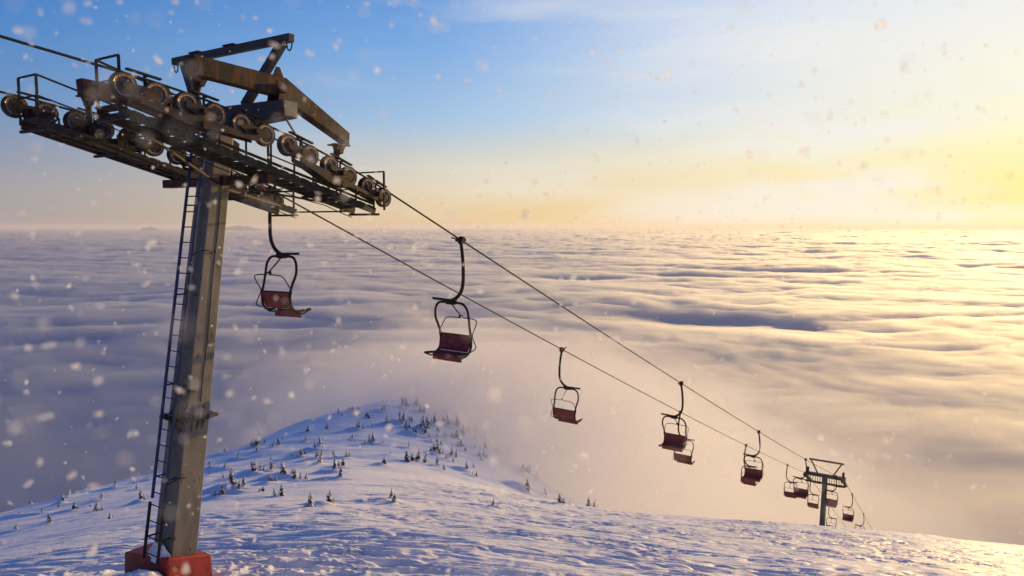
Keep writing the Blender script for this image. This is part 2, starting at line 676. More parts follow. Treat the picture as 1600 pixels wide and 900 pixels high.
TREES = [(-51.4, 73.8, 0.46), (-51.8, 73.6, 0.37), (-48.9, 73.6, 0.58), (-33.9, 51.7, 0.55), (-35.8, 50.8, 0.4), (-52.2, 82.4, 0.81), (-58.5, 93.4,
    0.74), (-41.7, 67.4, 0.66), (-36.1, 61.3, 0.69), (-54.7, 97.6, 0.96), (-60.0, 100.7, 0.57), (-64.9, 95.5, 0.48), (-33.1, 63.2, 0.89), (-24.6, 43.2,
    0.3), (-45.0, 77.6, 0.55), (-53.4, 104.0, 0.44), (-50.0, 78.0, 0.4), (-45.1, 85.2, 0.48), (-45.2, 125.5, 1.43), (-49.5, 122.5, 0.81), (-44.0, 114.2,
    0.98), (-40.4, 123.7, 1.05), (-45.1, 130.1, 0.74), (-39.8, 139.4, 0.92), (-36.4, 140.9, 0.93), (-39.7, 163.9, 1.08), (-36.2, 163.3, 1.39), (-37.9,
    166.8, 0.94), (-35.9, 124.0, 0.94), (-30.8, 114.8, 1.41), (-31.0, 112.2, 1.17), (-32.9, 106.3, 0.61), (-31.0, 104.7, 0.99), (-24.5, 90.5, 1.72),
    (-27.1, 98.5, 1.12), (-24.6, 98.9, 0.94), (-22.7, 97.9, 0.84), (-34.0, 93.3, 1.15), (-29.2, 80.6, 1.3), (-27.8, 82.4, 1.41), (-23.0, 71.9, 1.37),
    (-19.8, 64.7, 0.8), (-17.9, 61.5, 0.47), (-19.0, 76.7, 1.24), (-14.6, 60.4, 0.75), (-20.7, 60.4, 0.63), (-20.7, 61.1, 0.52), (-23.6, 59.6, 1.36),
    (-22.4, 57.5, 1.31), (-23.5, 58.3, 0.72), (-20.8, 53.7, 0.72), (-21.3, 56.1, 0.75), (-20.1, 48.9, 0.65), (-18.2, 51.7, 0.3), (-14.8, 45.5, 0.69),
    (-8.3, 29.1, 0.5), (-8.2, 31.6, 0.48), (-40.9, 101.1, 0.77), (-40.6, 95.2, 0.54), (-32.5, 80.1, 0.69), (-29.1, 134.5, 1.27), (-27.8, 124.0, 0.59),
    (-36.7, 164.3, 1.16), (-35.6, 163.6, 0.77), (-29.6, 162.6, 1.53), (-29.1, 162.9, 1.34), (-31.3, 154.1, 1.27), (-30.3, 155.5, 0.73), (-21.8, 171.7,
    1.61), (-26.3, 173.6, 2.24), (-25.7, 174.8, 2.05), (-23.9, 180.4, 2.12), (-29.0, 134.8, 1.43), (-25.0, 142.4, 1.51), (-22.9, 146.1, 2.23), (-22.3,
    144.9, 2.04), (-20.9, 141.8, 1.17), (-22.2, 154.1, 0.91), (-21.5, 153.4, 0.9), (-17.6, 142.0, 2.51), (-17.6, 148.5, 1.92), (-16.6, 135.8, 1.92),
    (-18.0, 133.8, 1.58), (-18.4, 133.6, 1.1), (-17.0, 156.9, 2.21), (-14.2, 161.6, 2.66), (-12.8, 166.8, 2.55), (-11.1, 161.1, 1.9), (-10.6, 172.8,
    1.22), (-16.1, 168.7, 1.19), (-15.3, 146.3, 0.86), (-14.3, 136.1, 0.96), (-13.4, 127.9, 0.9), (-15.4, 132.9, 0.78), (-13.2, 138.4, 0.98), (-11.4,
    144.7, 1.53), (-11.8, 142.8, 1.01), (-16.9, 116.5, 0.96), (-23.4, 120.1, 1.41), (-24.4, 117.8, 0.69), (-14.1, 96.0, 1.36), (-13.0, 98.3, 1.39),
    (-15.8, 87.7, 0.83), (-12.3, 112.1, 1.19), (-12.0, 113.3, 1.34), (-10.8, 111.1, 0.92), (-9.5, 112.0, 1.45), (-11.1, 109.7, 1.04), (-10.1, 96.0, 1.02),
    (-8.8, 92.2, 0.65), (-9.5, 133.9, 1.1), (-10.0, 132.8, 0.94), (-8.5, 129.7, 0.92), (-5.3, 141.1, 1.83), (-3.0, 161.4, 2.09), (-5.9, 128.8, 1.06),
    (-5.3, 130.7, 1.08), (-6.2, 98.2, 1.16), (-5.3, 94.3, 0.56), (-4.7, 93.9, 0.89), (-5.4, 122.4, 0.43), (-1.1, 181.9, 2.57), (-7.5, 187.2, 1.54), (-9.6,
    188.5, 1.99), (-15.6, 194.9, 1.37), (-18.0, 191.6, 1.35), (1.7, 132.1, 1.87), (2.2, 135.5, 1.44), (3.0, 136.3, 1.45), (3.5, 143.8, 1.7), (5.2, 141.4,
    1.34), (0.2, 98.6, 0.82), (0.9, 98.2, 0.47), (2.1, 98.7, 1.64), (5.2, 109.0, 1.03), (3.7, 54.8, 0.65), (9.3, 115.3, 0.68), (10.2, 94.0, 2.4), (10.7,
    94.8, 2.1999999999999997), (11.2, 95.6, 2.0), (-6.8, 39.7, 0.52), (-6.5, 38.9, 0.37), (-6.6, 40.4, 0.24), (-1.2, 43.0, 0.36)]

_rs = random.Random(77)                             # small frosted ones growing close to the taller firs
for _q in list(TREES):
    if _q[1] > 60 and _q[2] > .6 and _rs.random() < .5 and (_q[0], _q[1]) != (-19.0, 76.7):
        TREES.append((round(_q[0] + _rs.uniform(-5, 5), 2), round(_q[1] + _rs.uniform(-7, 7), 2), round(_rs.uniform(.35, .85), 2)))


def tree_mounds(x, y):
    """snow banked against the firs, tailing off away from the wind"""
    h = np.zeros_like(x)
    rr = random.Random(5)
    for tx, ty, th in TREES:
        a = rr.uniform(0.25, 0.65) * th
        L = rr.uniform(0.8, 2.2)
        dx, dy = x - tx + 0.35 * L, y - ty + 0.2
        m = (np.abs(dx) < 4 * L) & (np.abs(dy) < 3)
        if m.any():
            h[m] += a * np.exp(-(dx[m] / L) ** 2 - (dy[m] / 0.55) ** 2)
    return h


def ground(x, y):
    x, y = np.atleast_1d(np.asarray(x, float)), np.atleast_1d(np.asarray(y, float))
    return land(x, y) + snow_relief(x, y) + tree_mounds(x, y)


def polar(r, half_deg, n_fine, n_coarse):
    a = np.concatenate([np.linspace(-R(half_deg), R(half_deg), n_fine),
                        np.linspace(R(half_deg), 2 * math.pi - R(half_deg), n_coarse + 2)[1:-1]])
    rr, aa = np.meshgrid(r, a, indexing='ij')
    return rr * np.sin(aa), rr * np.cos(aa)


rad = np.concatenate([np.geomspace(0.4, 12, 16)[:-1], np.geomspace(12, 76, 620)[:-1], np.geomspace(76, 270, 250)[:-1], np.geomspace(270, 900, 24)])
GX, GY = polar(rad, 42, 700, 40)
GZ = ground(GX, GY)
slope = link_mesh('snow_ground', grid_mesh('snow_ground', GX, GY, GZ, M['snow']))
tag(slope, 'wind carved snow slope falling away from the lift tower', kind='structure')

# ------------------------------------------------------------------ sea of cloud
CZ = -190.0


def cloud_h(x, y):
    r = np.hypot(x, y)
    wx = 110 * fbm(x / 420, y / 420, 3)
    wy = 110 * fbm(x / 420 + 31, y / 420 + 5, 3)
    X, Y = x + wx, y + wy
    ro = 1 + sstep(1500, 9000, r) * 0.8
    h = 13 * fbm(X / 430, Y / 300, 2) + 24 * fbm(X / 1500 + 3, Y / 1000, 2)
    puff = lambda q: 0.8 - 2.2 * np.abs(q)                         # rounded heads between creases
    h = h + 12 * puff(perlin(X / 230 + 7, Y / 165)) * (0.5 + 0.5 * sstep(-.3, .4, fbm(x / 900 + 5, y / 700, 2)))
    h = h + 6.5 * puff(perlin(X / 105, Y / 84 + 3)) * (0.4 + 0.6 * sstep(-.3, .4, fbm(x / 600 + 15, y / 500, 2)))
    h = h + 3.2 * puff(perlin(x / 52 + wx / 60, y / 44 + wy / 60)) + 1.3 * perlin(x / 22 + wx / 30, y / 19 + wy / 30) + .6 * perlin(x / 10, y / 9)
    h = 0.68 * h * ro * (0.45 + 0.55 * sstep(550, 1500, r)) + 60 * sstep(4000, 30000, r) * fbm(X / 6000, Y / 3500, 2)
    for bx, by, sx, sy, a, dp in ((300, 1420, 150, 95, .3, 14), (520, 1330, 130, 60, .5, 9), (190, 2500, 260, 120, .1, 16), (620, 2700, 240, 90, .3, 22), (1050, 2900, 300, 100, .2, 22)):
        ca, sa = math.cos(a), math.sin(a)                       # hollows sunk into the deck
        u, v = (x - bx) * ca - (y - by) * sa, (x - bx) * sa + (y - by) * ca
        h = h - dp * np.exp(-(u / sx) ** 2 - (v / sy) ** 2)
    return h * sstep(250, 900, r) ** 0.7


rad = np.concatenate([np.geomspace(220, 9000, 620)[:-1], np.geomspace(9000, 60000, 110)])
CX, CY = polar(rad, 42, 700, 40)
sea = link_mesh('cloud_sea', grid_mesh('cloud_sea', CX, CY, CZ + cloud_h(CX, CY) - (np.hypot(CX, CY) / 3.0e4) ** 2 * 30, M['cloud']))
tag(sea, 'sea of rolling cloud spread below the slope out to the horizon', kind='stuff')


def veil():
    rad = np.concatenate([np.geomspace(300, 9000, 230)[:-1], np.geomspace(9000, 60000, 40)])
    X, Y = polar(rad, 42, 420, 40)
    rr_ = np.hypot(X, Y)
    base = CZ - (rr_ / 3.0e4) ** 2 * 30
    top = base + cloud_h(X, Y) + VEIL
    bot = base - 90
    top[0], top[-1] = bot[0], bot[-1]
    X2, Y2 = np.concatenate([X, X[::-1]]), np.concatenate([Y, Y[::-1]])
    Z2 = np.concatenate([top, bot[::-1]])
    o = link_mesh('cloud_veil', grid_mesh('cloud_veil', X2, Y2, Z2, vol_mat('cloud droplets', VEIL_D, 0.66, (0.74, 0.75, 0.79))))
    tag(o, 'soft upper skin of the sea of cloud', kind='stuff')


VEIL, VEIL_D = 12.0, 0.028
veil()


def far_hill(cx, cy, w, d, h, label):
    xs = np.linspace(-1, 1, 60)
    X, Y = np.meshgrid(xs * w, xs * d)
    e = np.clip(1 - (X / w) ** 2 - (Y / d) ** 2, 0, 1) ** 0.8
    Z = h * e * (0.8 + 0.5 * fbm(X / w * 2 + cx, Y / d * 2, 3)) - 120 * (e <= 0)
    mb = MB()
    n = 60
    mb.add(list(zip(X.ravel(), Y.ravel(), Z.ravel())), [(i * n + j, i * n + j + 1, (i + 1) * n + j + 1, (i + 1) * n + j) for i in range(n - 1) for j in range(n - 1)], 0, True)
    o = mb.build('distant_hill', M['far_land'], None, (cx, cy, CZ - 30))
    tag(o, label, kind='structure')


far_hill(-9820, 26500, 780, 900, 215, 'dark blue hilltop rising out of the cloud at the horizon')
far_hill(-13640, 27500, 330, 500, 165, 'small dark hilltop on the horizon left of the tower')


# ------------------------------------------------------------------ near lift tower
L0, ZB = -1.25, -8.0                        # foot of the column measured from the sheave line
TILT = -L0 / -ZB
root_loc = TO + UH * L0 + np.array([0, 0, ZB])
RZ = math.pi / 2 - AZ
tower = empty('lift_tower', root_loc, RZ)
tag(tower, 'tall rusty chairlift tower with blue ladder and red base, near left', 'lift tower')


def T(l, lat, z):
    return (l - L0, -lat, z - ZB)


def axis_l(z):
    return L0 + (z - ZB) * TILT


def frustum(mb, z0, z1, u0, g0, u1, g1, mi=0):
    q = []
    for z, u, g in ((z0, u0, g0), (z1, u1, g1)):
        c = axis_l(z)
        q += [T(c - u / 2, g / 2, z), T(c + u / 2, g / 2, z), T(c + u / 2, -g / 2, z), T(c - u / 2, -g / 2, z)]
    mb.hexa(q, mi)


def csize(z):
    k = (z - ZB) / (0.4 - ZB)
    return 0.56 + (0.40 - 0.56) * k, 0.64 + (0.46 - 0.64) * k


ZF = -5.35                                   # bolted joint
mb = MB()
frustum(mb, ZB - 0.5, ZF - 0.03, *csize(ZB), *csize(ZF))
mb.build('lower_column', M['column'], tower, bevel=0.02)
mb = MB()
frustum(mb, ZF + 0.03, 0.40, *csize(ZF), *csize(0.4))
mb.build('upper_column', M['column'], tower, bevel=0.02)
cu, cg = csize(ZF)
mb = MB()
frustum(mb, ZF - 0.028, ZF - 0.002, cu + 0.24, cg + 0.24, cu + 0.24, cg + 0.24)
frustum(mb, ZF + 0.002, ZF + 0.028, cu + 0.24, cg + 0.24, cu + 0.24, cg + 0.24)
fl = mb.build('flange', M['dark'], tower)
for sl, sg in [(a, b) for a in (-1, 1) for b in (-0.75, -0.25, 0.25, 0.75)] + [(a, b) for b in (-1, 1) for a in (-0.6, 0, 0.6)]:
    mb = MB()
    c = T(axis_l(ZF) + sl * (cu / 2 + 0.06), sg * (cg / 2 + 0.06), ZF)
    mb.tube([(c[0], c[1], c[2] - 0.07), (c[0], c[1], c[2] + 0.07)], 0.017, 6)
    mb.build('bolt', M['rust'], fl)
for sl, sg in [(a, b) for a in (-1, 1) for b in (-0.5, 0, 0.5)] + [(a, b) for b in (-1, 1) for a in (-0.45, 0.0, 0.45)]:
    mb = MB()                                # stiffening fins above and below the joint
    for up in (-1, 1):
        z1 = ZF + up * 0.03
        z2 = ZF + up * 0.26
        du = sl * (cu / 2) if abs(sl) == 1 else sl * cu / 2
        dg = sg * (cg / 2) if abs(sg) == 1 else sg * cg / 2
        ou, og = (sl * 0.1, 0) if abs(sl) == 1 else (0, sg * 0.1)
        p = [T(axis_l(z1) + du, dg, z1), T(axis_l(z1) + du + ou, dg + og, z1), T(axis_l(z2) + du, dg, z2)]
        t = (0, 0.008, 0) if abs(sl) == 1 else (0.008, 0, 0)
        a = [tuple(q[i] - t[i] for i in range(3)) for q in p]
        b = [tuple(q[i] + t[i] for i in range(3)) for q in p]
        mb.add(a + b, [(0, 1, 2), (5, 4, 3), (0, 3, 4, 1), (1, 4, 5, 2), (2, 5, 3, 0)])
    mb.build('stiffener', M['column'], tower)
# seams and the conduit on the right hand face
mb = MB()
pts = [T(axis_l(z) + 0.03 + 0.01 * math.sin(z * 3), csize(z)[1] / 2 + 0.006, z) for z in np.linspace(-0.8, ZF + 0.3, 24)]
mb.tube(pts, 0.007, 5)
mb.build('conduit', M['rail'], tower)

# concrete foot, painted red
mb = MB()
ua, ub, ga, gb = L0 - .40, L0 + .50, .43, -1.10
bot = ZB - 1.3                                   # the top is cast sloping, highest at the uphill corner
mb.hexa([T(ua - .05, ga + .05, bot), T(ub + .05, ga + .05, bot), T(ub + .05, gb - .05, bot), T(ua - .05, gb - .05, bot),
         T(ua, ga, ZB + .14), T(ub, ga, ZB - .12), T(ub, gb, ZB - .14), T(ua, gb, ZB - .12)])
mb.build('concrete_base', M['red_base'], tower, bevel=0.025)

# ladder on the uphill face
def ladder(z0, z1, off, half, r, mat, step):
    mb = MB()
    for sd in (-1, 1):
        P = [T(axis_l(z) - csize(z)[0] / 2 - off, sd * half, z) for z in (z0, z1)]
        mb.bar(P[0], P[1], 0.055, 0.035, (1, 0, 0))
    for z in np.arange(z0 + 0.4, z1, 1.75):           # stand-offs
        for sd in (-1, 1):
            mb.bar(T(axis_l(z) - csize(z)[0] / 2 - off, sd * half, z), T(axis_l(z) - csize(z)[0] / 2 + 0.01, sd * half * 0.9, z), 0.02, 0.03)
    lad = mb.build('ladder', mat, tower)
    first = None
    for z in np.arange(z0 + 0.12, z1, step):
        p = [T(axis_l(z) - csize(z)[0] / 2 - off, sd * (half - 0.01), z) for sd in (-1, 1)]
        if first is None:
            m2 = MB()
            m2.tube([(0, -half + .01, 0), (0, half - .01, 0)], r, 6)
            first = m2.build('rung', mat, lad, ((p[0][0] + p[1][0]) / 2, 0, p[0][2]))
        else:
            link_mesh('rung', first.data, lad, ((p[0][0] + p[1][0]) / 2, 0, p[0][2]))
    return lad


ladder(-6.85, 0.5, 0.20, 0.21, 0.012, M['blue'], 0.30)
ladder(-7.98, -6.92, 0.22, 0.23, 0.011, M['dark'], 0.30)
for z in (-4.9, -2.2, -6.55):
    for k in range(1):
        P = [T(axis_l(z) - csize(z)[0] / 2 - 0.20 * math.cos(a), 0.20 + 0.12 * math.sin(a) * 1.2, z + 0.12 * math.sin(a)) for a in np.linspace(0, math.pi, 9)]
        mb = MB()
        mb.tube(P, 0.012, 6)
        mb.build('ladder_bracket', M['dark'], tower)

# crossarm: a box girder across the top
ca_l = axis_l(0.55)
mb = MB()
for sd in (-1, 1):
    q = []
    for lat, zb_, zt in ((0.0, 0.30, 0.74), (sd * 2.12, 0.40, 0.72)):
        q.append((lat, zb_, zt))
    (a0, b0, t0), (a1, b1, t1) = q
    mb.hexa([T(ca_l - .17, a0, b0), T(ca_l + .17, a0, b0), T(ca_l + .17, a1, b1), T(ca_l - .17, a1, b1),
             T(ca_l - .17, a0, t0), T(ca_l + .17, a0, t0), T(ca_l + .17, a1, t1), T(ca_l - .17, a1, t1)] if sd < 0 else
            [T(ca_l - .17, a1, b1), T(ca_l + .17, a1, b1), T(ca_l + .17, a0, b0), T(ca_l - .17, a0, b0),
             T(ca_l - .17, a1, t1), T(ca_l + .17, a1, t1), T(ca_l + .17, a0, t0), T(ca_l - .17, a0, t0)])
arm = mb.build('crossarm', M['steel'], tower, bevel=0.012)
for sd in (-1, 1):
    mb = MB()
    mb.box(T(ca_l, sd * 2.132, 0.56), (0.30, 0.016, 0.27))
    mb.build('end_plate', M['column'], arm)

# lifting frame on top
gl = axis_l(1.5)
mb = MB()
mb.bar(T(axis_l(1.92), -1.82, 1.92), T(axis_l(1.92), 1.95, 1.92), 0.14, 0.15)
fr = mb.build('lifting_frame_bar', M['steel'], tower, bevel=0.01)
for lat0, lat1 in ((-0.68, -1.45), (0.80, 1.70)):
    mb = MB()
    mb.bar(T(ca_l, lat0, 0.73), T(axis_l(1.85), lat1, 1.85), 0.15, 0.15, (1, 0, 0))
    mb.build('lifting_frame_leg', M['steel'], tower, bevel=0.01)
for lat in (-1.78, 1.87):
    mb = MB()
    P = [T(axis_l(2.0), lat + 0.075 * math.cos(a), 1.845 - 0.15 * math.sin(a)) for a in np.linspace(0, math.pi, 10)]
    mb.tube(P, 0.014, 6)
    mb.build('hook', M['dark'], fr)
for lat in (-1.0, 0.15):
    mb = MB()
    mb.box(T(axis_l(2.01), lat, 2.01), (0.22, 0.34, 0.025))
    mb.build('cleat', M['dark'], fr)

# sheave trains
def wheel_data():
    mb = MB()
    pr = [(-0.062, 0.03, 2), (-0.062, 0.05, 2), (-0.03, 0.055, 2), (-0.026, 0.135, 1), (-0.05, 0.142, 1), (-0.052, 0.158, 0), (-0.05, 0.166, 1),
          (-0.056, 0.176, 0), (-0.056, 0.205, 0), (-0.03, 0.212, 0), (0.0, 0.196, 0), (0.03, 0.212, 0), (0.056, 0.205, 0), (0.056, 0.176, 1),
          (0.05, 0.166, 0), (0.052, 0.158, 1), (0.05, 0.142, 1), (0.026, 0.135, 2), (0.03, 0.055, 2), (0.062, 0.05, 2), (0.062, 0.03, 2)]
    mb.lathe((0, 0, 0), (0, 1, 0), pr, 28)
    mb.tube([(0, -0.085, 0), (0, 0.085, 0)], 0.032, 8, 2)
    for k in range(6):                        # ribs of the disc
        a = k * math.pi / 3
        for s in (-1, 1):
            mb.bar((0.05 * math.cos(a), s * 0.032, 0.05 * math.sin(a)), (0.135 * math.cos(a), s * 0.030, 0.135 * math.sin(a)), 0.018, 0.014, (0, 1, 0), 2)
    return mb


WHEEL = None


def train(side):
    global WHEEL
    lat = side * HALF
    lw = [(i - 5.5) * PITCHW for i in range(12)]
    for grp in (0, 1):
        ii = range(grp * 6, grp * 6 + 6)
        a, b = lw[ii[0]], lw[ii[-1]]
        mb = MB()                              # main beam of the six wheels, two cheeks under the wheels
        for o in (-0.12, 0.12):
            za, zc, zb = wheel_z(a + .25) - 0.17, wheel_z((a + b) / 2) - 0.22, wheel_z(b - .25) - 0.17
            poly = [(a + .2, za + .03), (a + .2, za - .05), ((a + b) / 2 - .3, zc - .09 + .03), ((a + b) / 2 + .3, zc - .09 - .03), (b - .2, zb - .05), (b - .2, zb + .03), ((a + b) / 2, zc + .07)]
            pts = [(T(l, 0, 0)[0], z - ZB) for l, z in poly]
            mb.prism(pts, -lat + o - 0.018, -lat + o + 0.018)
        mb.tube([T((a + b) / 2, lat - .17, wheel_z((a + b) / 2) - 0.27), T((a + b) / 2, lat + .17, wheel_z((a + b) / 2) - 0.27)], 0.07, 10)
        beam = mb.build('sheave_beam', M['train'], tower, bevel=0.004)
        for k in range(3):
            l1, l2 = lw[ii[2 * k]], lw[ii[2 * k + 1]]
            lm = (l1 + l2) / 2
            mb = MB()                          # rocker of two wheels
            for o in (-0.085, 0.085):
                z1, z2, zm = wheel_z(l1), wheel_z(l2), wheel_z(lm)
                poly = [(l1 - .05, z1 + .05), (l1 - .05, z1 - .05), (lm - .08, zm - .15), (lm + .08, zm - .15), (l2 + .05, z2 - .05), (l2 + .05, z2 + .05), (lm, zm + .06)]
                mb.prism([(T(l, 0, 0)[0], z - ZB) for l, z in poly], -lat + o - 0.012, -lat + o + 0.012)
            mb.tube([T(lm, lat - .19, wheel_z(lm) - .04), T(lm, lat + .19, wheel_z(lm) - .04)], 0.055, 10)
            mb.build('rocker', M['train'], beam, bevel=0.003)
        for i in ii:
            p = T(lw[i], lat, wheel_z(lw[i]))
            if WHEEL is None:
                WHEEL = wheel_data().build('wheel', [M['rubber'], M['rim'], M['disc']], beam, p).data
            else:
                w = link_mesh('wheel', WHEEL, beam, p)
                w.rotation_euler = (0, random.uniform(0, 1), 0)
        for k in (0, 2, 4):                    # rope guards standing over the wheels
            mb = MB()
            l1, l2 = lw[ii[k]] + 0.06, lw[ii[k]] + 0.62
            mb.bar(T(l1, lat - .12 * 0, wheel_z(l1) + .275), T(l2, lat, wheel_z(l2) + .275), 0.07, 0.03)
            mb.bar(T(l2 - .2, lat - .12, wheel_z(l2 - .2) - .05), T(l2 - .2, lat - .12, wheel_z(l2 - .2) + .28), 0.03, 0.03, (1, 0, 0))
            mb.bar(T(l2 - .2, lat - .135, wheel_z(l2 - .2) + .27), T(l2 - .2, lat + .02, wheel_z(l2 - .2) + .27), 0.03, 0.03)
            mb.build('rope_guard', M['dark'], beam)
    # rocking beam above the wheels, hung on the end of the crossarm
    e1, e2 = (lw[2] + lw[3]) / 2, (lw[8] + lw[9]) / 2
    c0 = (ca_l, 0.98)
    b1 = (e1 - .14, wheel_z(e1) + 0.72)
    b2 = (e2 + .22, wheel_z(e2) + 0.69)
    hh = 0.16
    poly = [(b1[0], b1[1] - hh), (c0[0] - .05, c0[1] - .17), (b2[0] - .02, b2[1] - hh + .02), (b2[0], b2[1] + hh - .06), (c0[0] + .1, c0[1] + hh + .02), (c0[0] - .1, c0[1] + hh + .03), (b1[0] - .02, b1[1] + hh)]
    mb = MB()
    mb.prism([(T(l, 0, 0)[0], z - ZB) for l, z in poly], -lat - 0.12, -lat + 0.12)
    rb = mb.build('rocking_beam', M['rust'], tower, bevel=0.012)
    mb = MB()
    for o in (-.15, .15):                       # pivot cheeks on the arm end
        mb.prism([(T(l, 0, 0)[0], z - ZB) for l, z in [(ca_l - .15, .70), (ca_l + .15, .70), (ca_l + .07, 1.02), (ca_l - .07, 1.02)]], -lat + o - .016, -lat + o + .016)
    mb.tube([T(ca_l, lat - .22, .93), T(ca_l, lat + .22, .93)], 0.075, 12)
    mb.prism([(T(l, 0, 0)[0], z - ZB) for l, z in [(ca_l - .12, 1.19), (ca_l + .12, 1.19), (ca_l + .04, 1.36), (ca_l - .04, 1.36)]], -lat - .012, -lat + .012)
    mb.build('pivot_bracket', M['rust'], tower, bevel=0.004)
    for l, z in ((e1 + .05, b1[1] - .02), (ca_l + .02, 1.0)):
        m2 = MB()                                            # welded doubler plates on the sides of the beam
        m2.box(T(l, lat, z), (.26, .256, .17))
        m2.build('doubler_plate', M['rust'], rb, bevel=.003)
    for e, bz in ((e1, b1[1] - hh), (e2, b2[1] - hh)):
        zt = wheel_z(e)
        mb = MB()
        mb.prism([(T(l, 0, 0)[0], z - ZB) for l, z in [(e - .13, bz + .03), (e + .17, bz + .03), (e + .06, bz - .17), (e - .05, bz - .17)]], -lat - .06, -lat + .06)
        mb.box(T(e + .02, lat, bz), (.36, .30, .03))
        mb.tube([T(e, lat - .1, bz - .14), T(e, lat + .1, bz - .14)], .05, 8)
        mb.tube([T(e, lat, bz - .1), T(e - .06, lat - .13 * side, zt - .02), T(e, lat - .17 * side, zt - .27)], [.06, .055, .05], 8)
        mb.build('hanger_link', M['rust'], rb)


for sd in (1, -1):
    train(sd)

# catwalks with railings
def catwalk(side):
    za, zb = wheel_z(-3.2) - 0.30, wheel_z(3.15) - 0.27
    zl = lambda l: za + (zb - za) * (l + 3.2) / 6.35
    i0, i1 = 0.98, 1.62
    cw = empty('catwalk', (0, 0, 0))
    cw.parent = tower
    for lat in (i0, i1):
        mb = MB()
        mb.bar(T(-2.85, side * lat, zl(-2.85)), T(2.8, side * lat, zl(2.8)), 0.05, 0.14)
        mb.build('stringer', M['walk'], cw, bevel=0.004)
    first = None
    for l in np.arange(-2.8, 2.75, 0.26):
        p = T(l, side * (i0 + i1) / 2, zl(l) + 0.075)
        if first is None:
            m2 = MB()
            m2.bar((-.085, 0, .085 * .29), (.085, 0, -.085 * .29), i1 - i0 + 0.04, 0.022)
            first = m2.build('plank', M['walk'], cw, p).data
        else:
            link_mesh('plank', first, cw, p)
    for l in (-2.8, -1.5, 1.4, 2.75):                 # cross members under the planks
        mb = MB()
        mb.bar(T(l, side * (i0 - .1), zl(l) - .09), T(l, side * (i1 + .16), zl(l) - .09), 0.06, 0.05)
        mb.build('bearer', M['dark'], cw)
    for k, l in enumerate(np.arange(-2.75, 2.8, 0.55)):              # hangers from the sheave frames down to the catwalk edge
        m2 = MB()
        m2.bar(T(l, side * (i1 + .01), zl(l) - .05), T(l, side * (i1 + .03), wheel_z(l) - .05), 0.028, 0.028, (1, 0, 0))
        m2.build('strut', M['rail'], cw)
    m2 = MB()
    m2.bar(T(-2.8, side * (i1 + .035), zl(-2.8) + .13), T(2.75, side * (i1 + .035), zl(2.75) + .13), .026, .05)
    m2.build('kick_rail', M['rail'], cw)
    m2 = MB()                                             # cable sagging along the inner side
    m2.tube([T(l, side * (i0 - .03), zl(l) - .10 - .05 * abs(math.sin((l + 3) * 1.9))) for l in np.linspace(-2.75, 2.75, 40)], 0.011, 5)
    m2.build('cable', M['rail'], cw)
    return cw, zl


def rail_run(cw, pts, posts, r=0.016):
    for dz, th in ((0, .030), (.36, .024)):
        mb = MB()
        for p, q in zip(pts, pts[1:]):
            mb.bar(Vector(p) - Vector((0, 0, dz)), Vector(q) - Vector((0, 0, dz)), th, th)
        mb.build('rail', M['rail'], cw)
    for p in posts:
        m2 = MB()
        m2.bar(p, (p[0], p[1], p[2] - 0.84), 0.036, 0.036, (1, 0, 0))
        m2.build('rail_post', M['rail'], cw)


def prail(side, zl, l, lat, h=0.84):
    return T(l, side * lat, zl(l) + h)


for sd in (1, -1):
    cw, zl = catwalk(sd)
    A_, B_ = 1.0, 1.66
    up = [prail(sd, zl, -2.85, B_), prail(sd, zl, -2.85, A_), prail(sd, zl, -1.3, A_)]
    rail_run(cw, up, up)
    if sd == 1:
        dn = [prail(sd, zl, 0.45, A_), prail(sd, zl, 1.6, A_), prail(sd, zl, 2.75, A_ - .4), prail(sd, zl, 2.75, 1.95)]
    else:
        dn = [prail(sd, zl, 0.45, A_), prail(sd, zl, 1.5, A_), prail(sd, zl, 2.2, A_), prail(sd, zl, 2.75, A_), prail(sd, zl, 2.75, B_)]
    rail_run(cw, dn, dn)
# toe plate at the uphill end of the near catwalk, bearers to the column
mb = MB()
for l, z in ((-0.05, -0.72),):
    mb.bar(T(l, -1.72, z), T(l, 1.72, z), 0.20, 0.17)
mb.build('catwalk_beam', M['rust'], tower, bevel=0.01)
for sd in (-1, 1):
    for p, q, w in ((T(0.05, sd * 2.0, .42), T(2.2, sd * 1.02, wheel_z(2.2) - .3), .03),
                    (T(0.1, sd * .2, -.8), T(2.4, sd * 1.0, wheel_z(2.4) - .36), .04),
                    (T(-0.1, sd * .2, -.8), T(-2.4, sd * 1.0, wheel_z(-2.4) - .36), .04)):
        mb = MB()
        mb.bar(p, q, w, w)
        mb.build('brace', M['rail'], tower)
for l in (2.72, 1.6, -1.65):
    mb = MB()
    mb.bar(T(l, -1.0, wheel_z(l) - .36), T(l, 1.0, wheel_z(l) - .36), .035, .035)
    mb.build('tie_bar', M['rail'], tower)

# ------------------------------------------------------------------ haul ropes
for sd, lab in ((1, 'steel haul rope on the near side, carrying the larger row of chairs'), (-1, 'steel haul rope on the far side, passing behind the tower column')):
    ls = np.concatenate([np.linspace(-34, -LW, 8), np.linspace(-LW, LW, 25)[1:], np.linspace(LW, LF, 16)[1:], np.linspace(LF, 150, 14)[1:]])
    mb = MB()
    mb.tube([on_line(l, sd, RW) for l in ls], 0.022, 8)
    o = mb.build('haul_rope', M['rope'])
    tag(o, lab, 'rope', 'haul ropes of the chairlift')


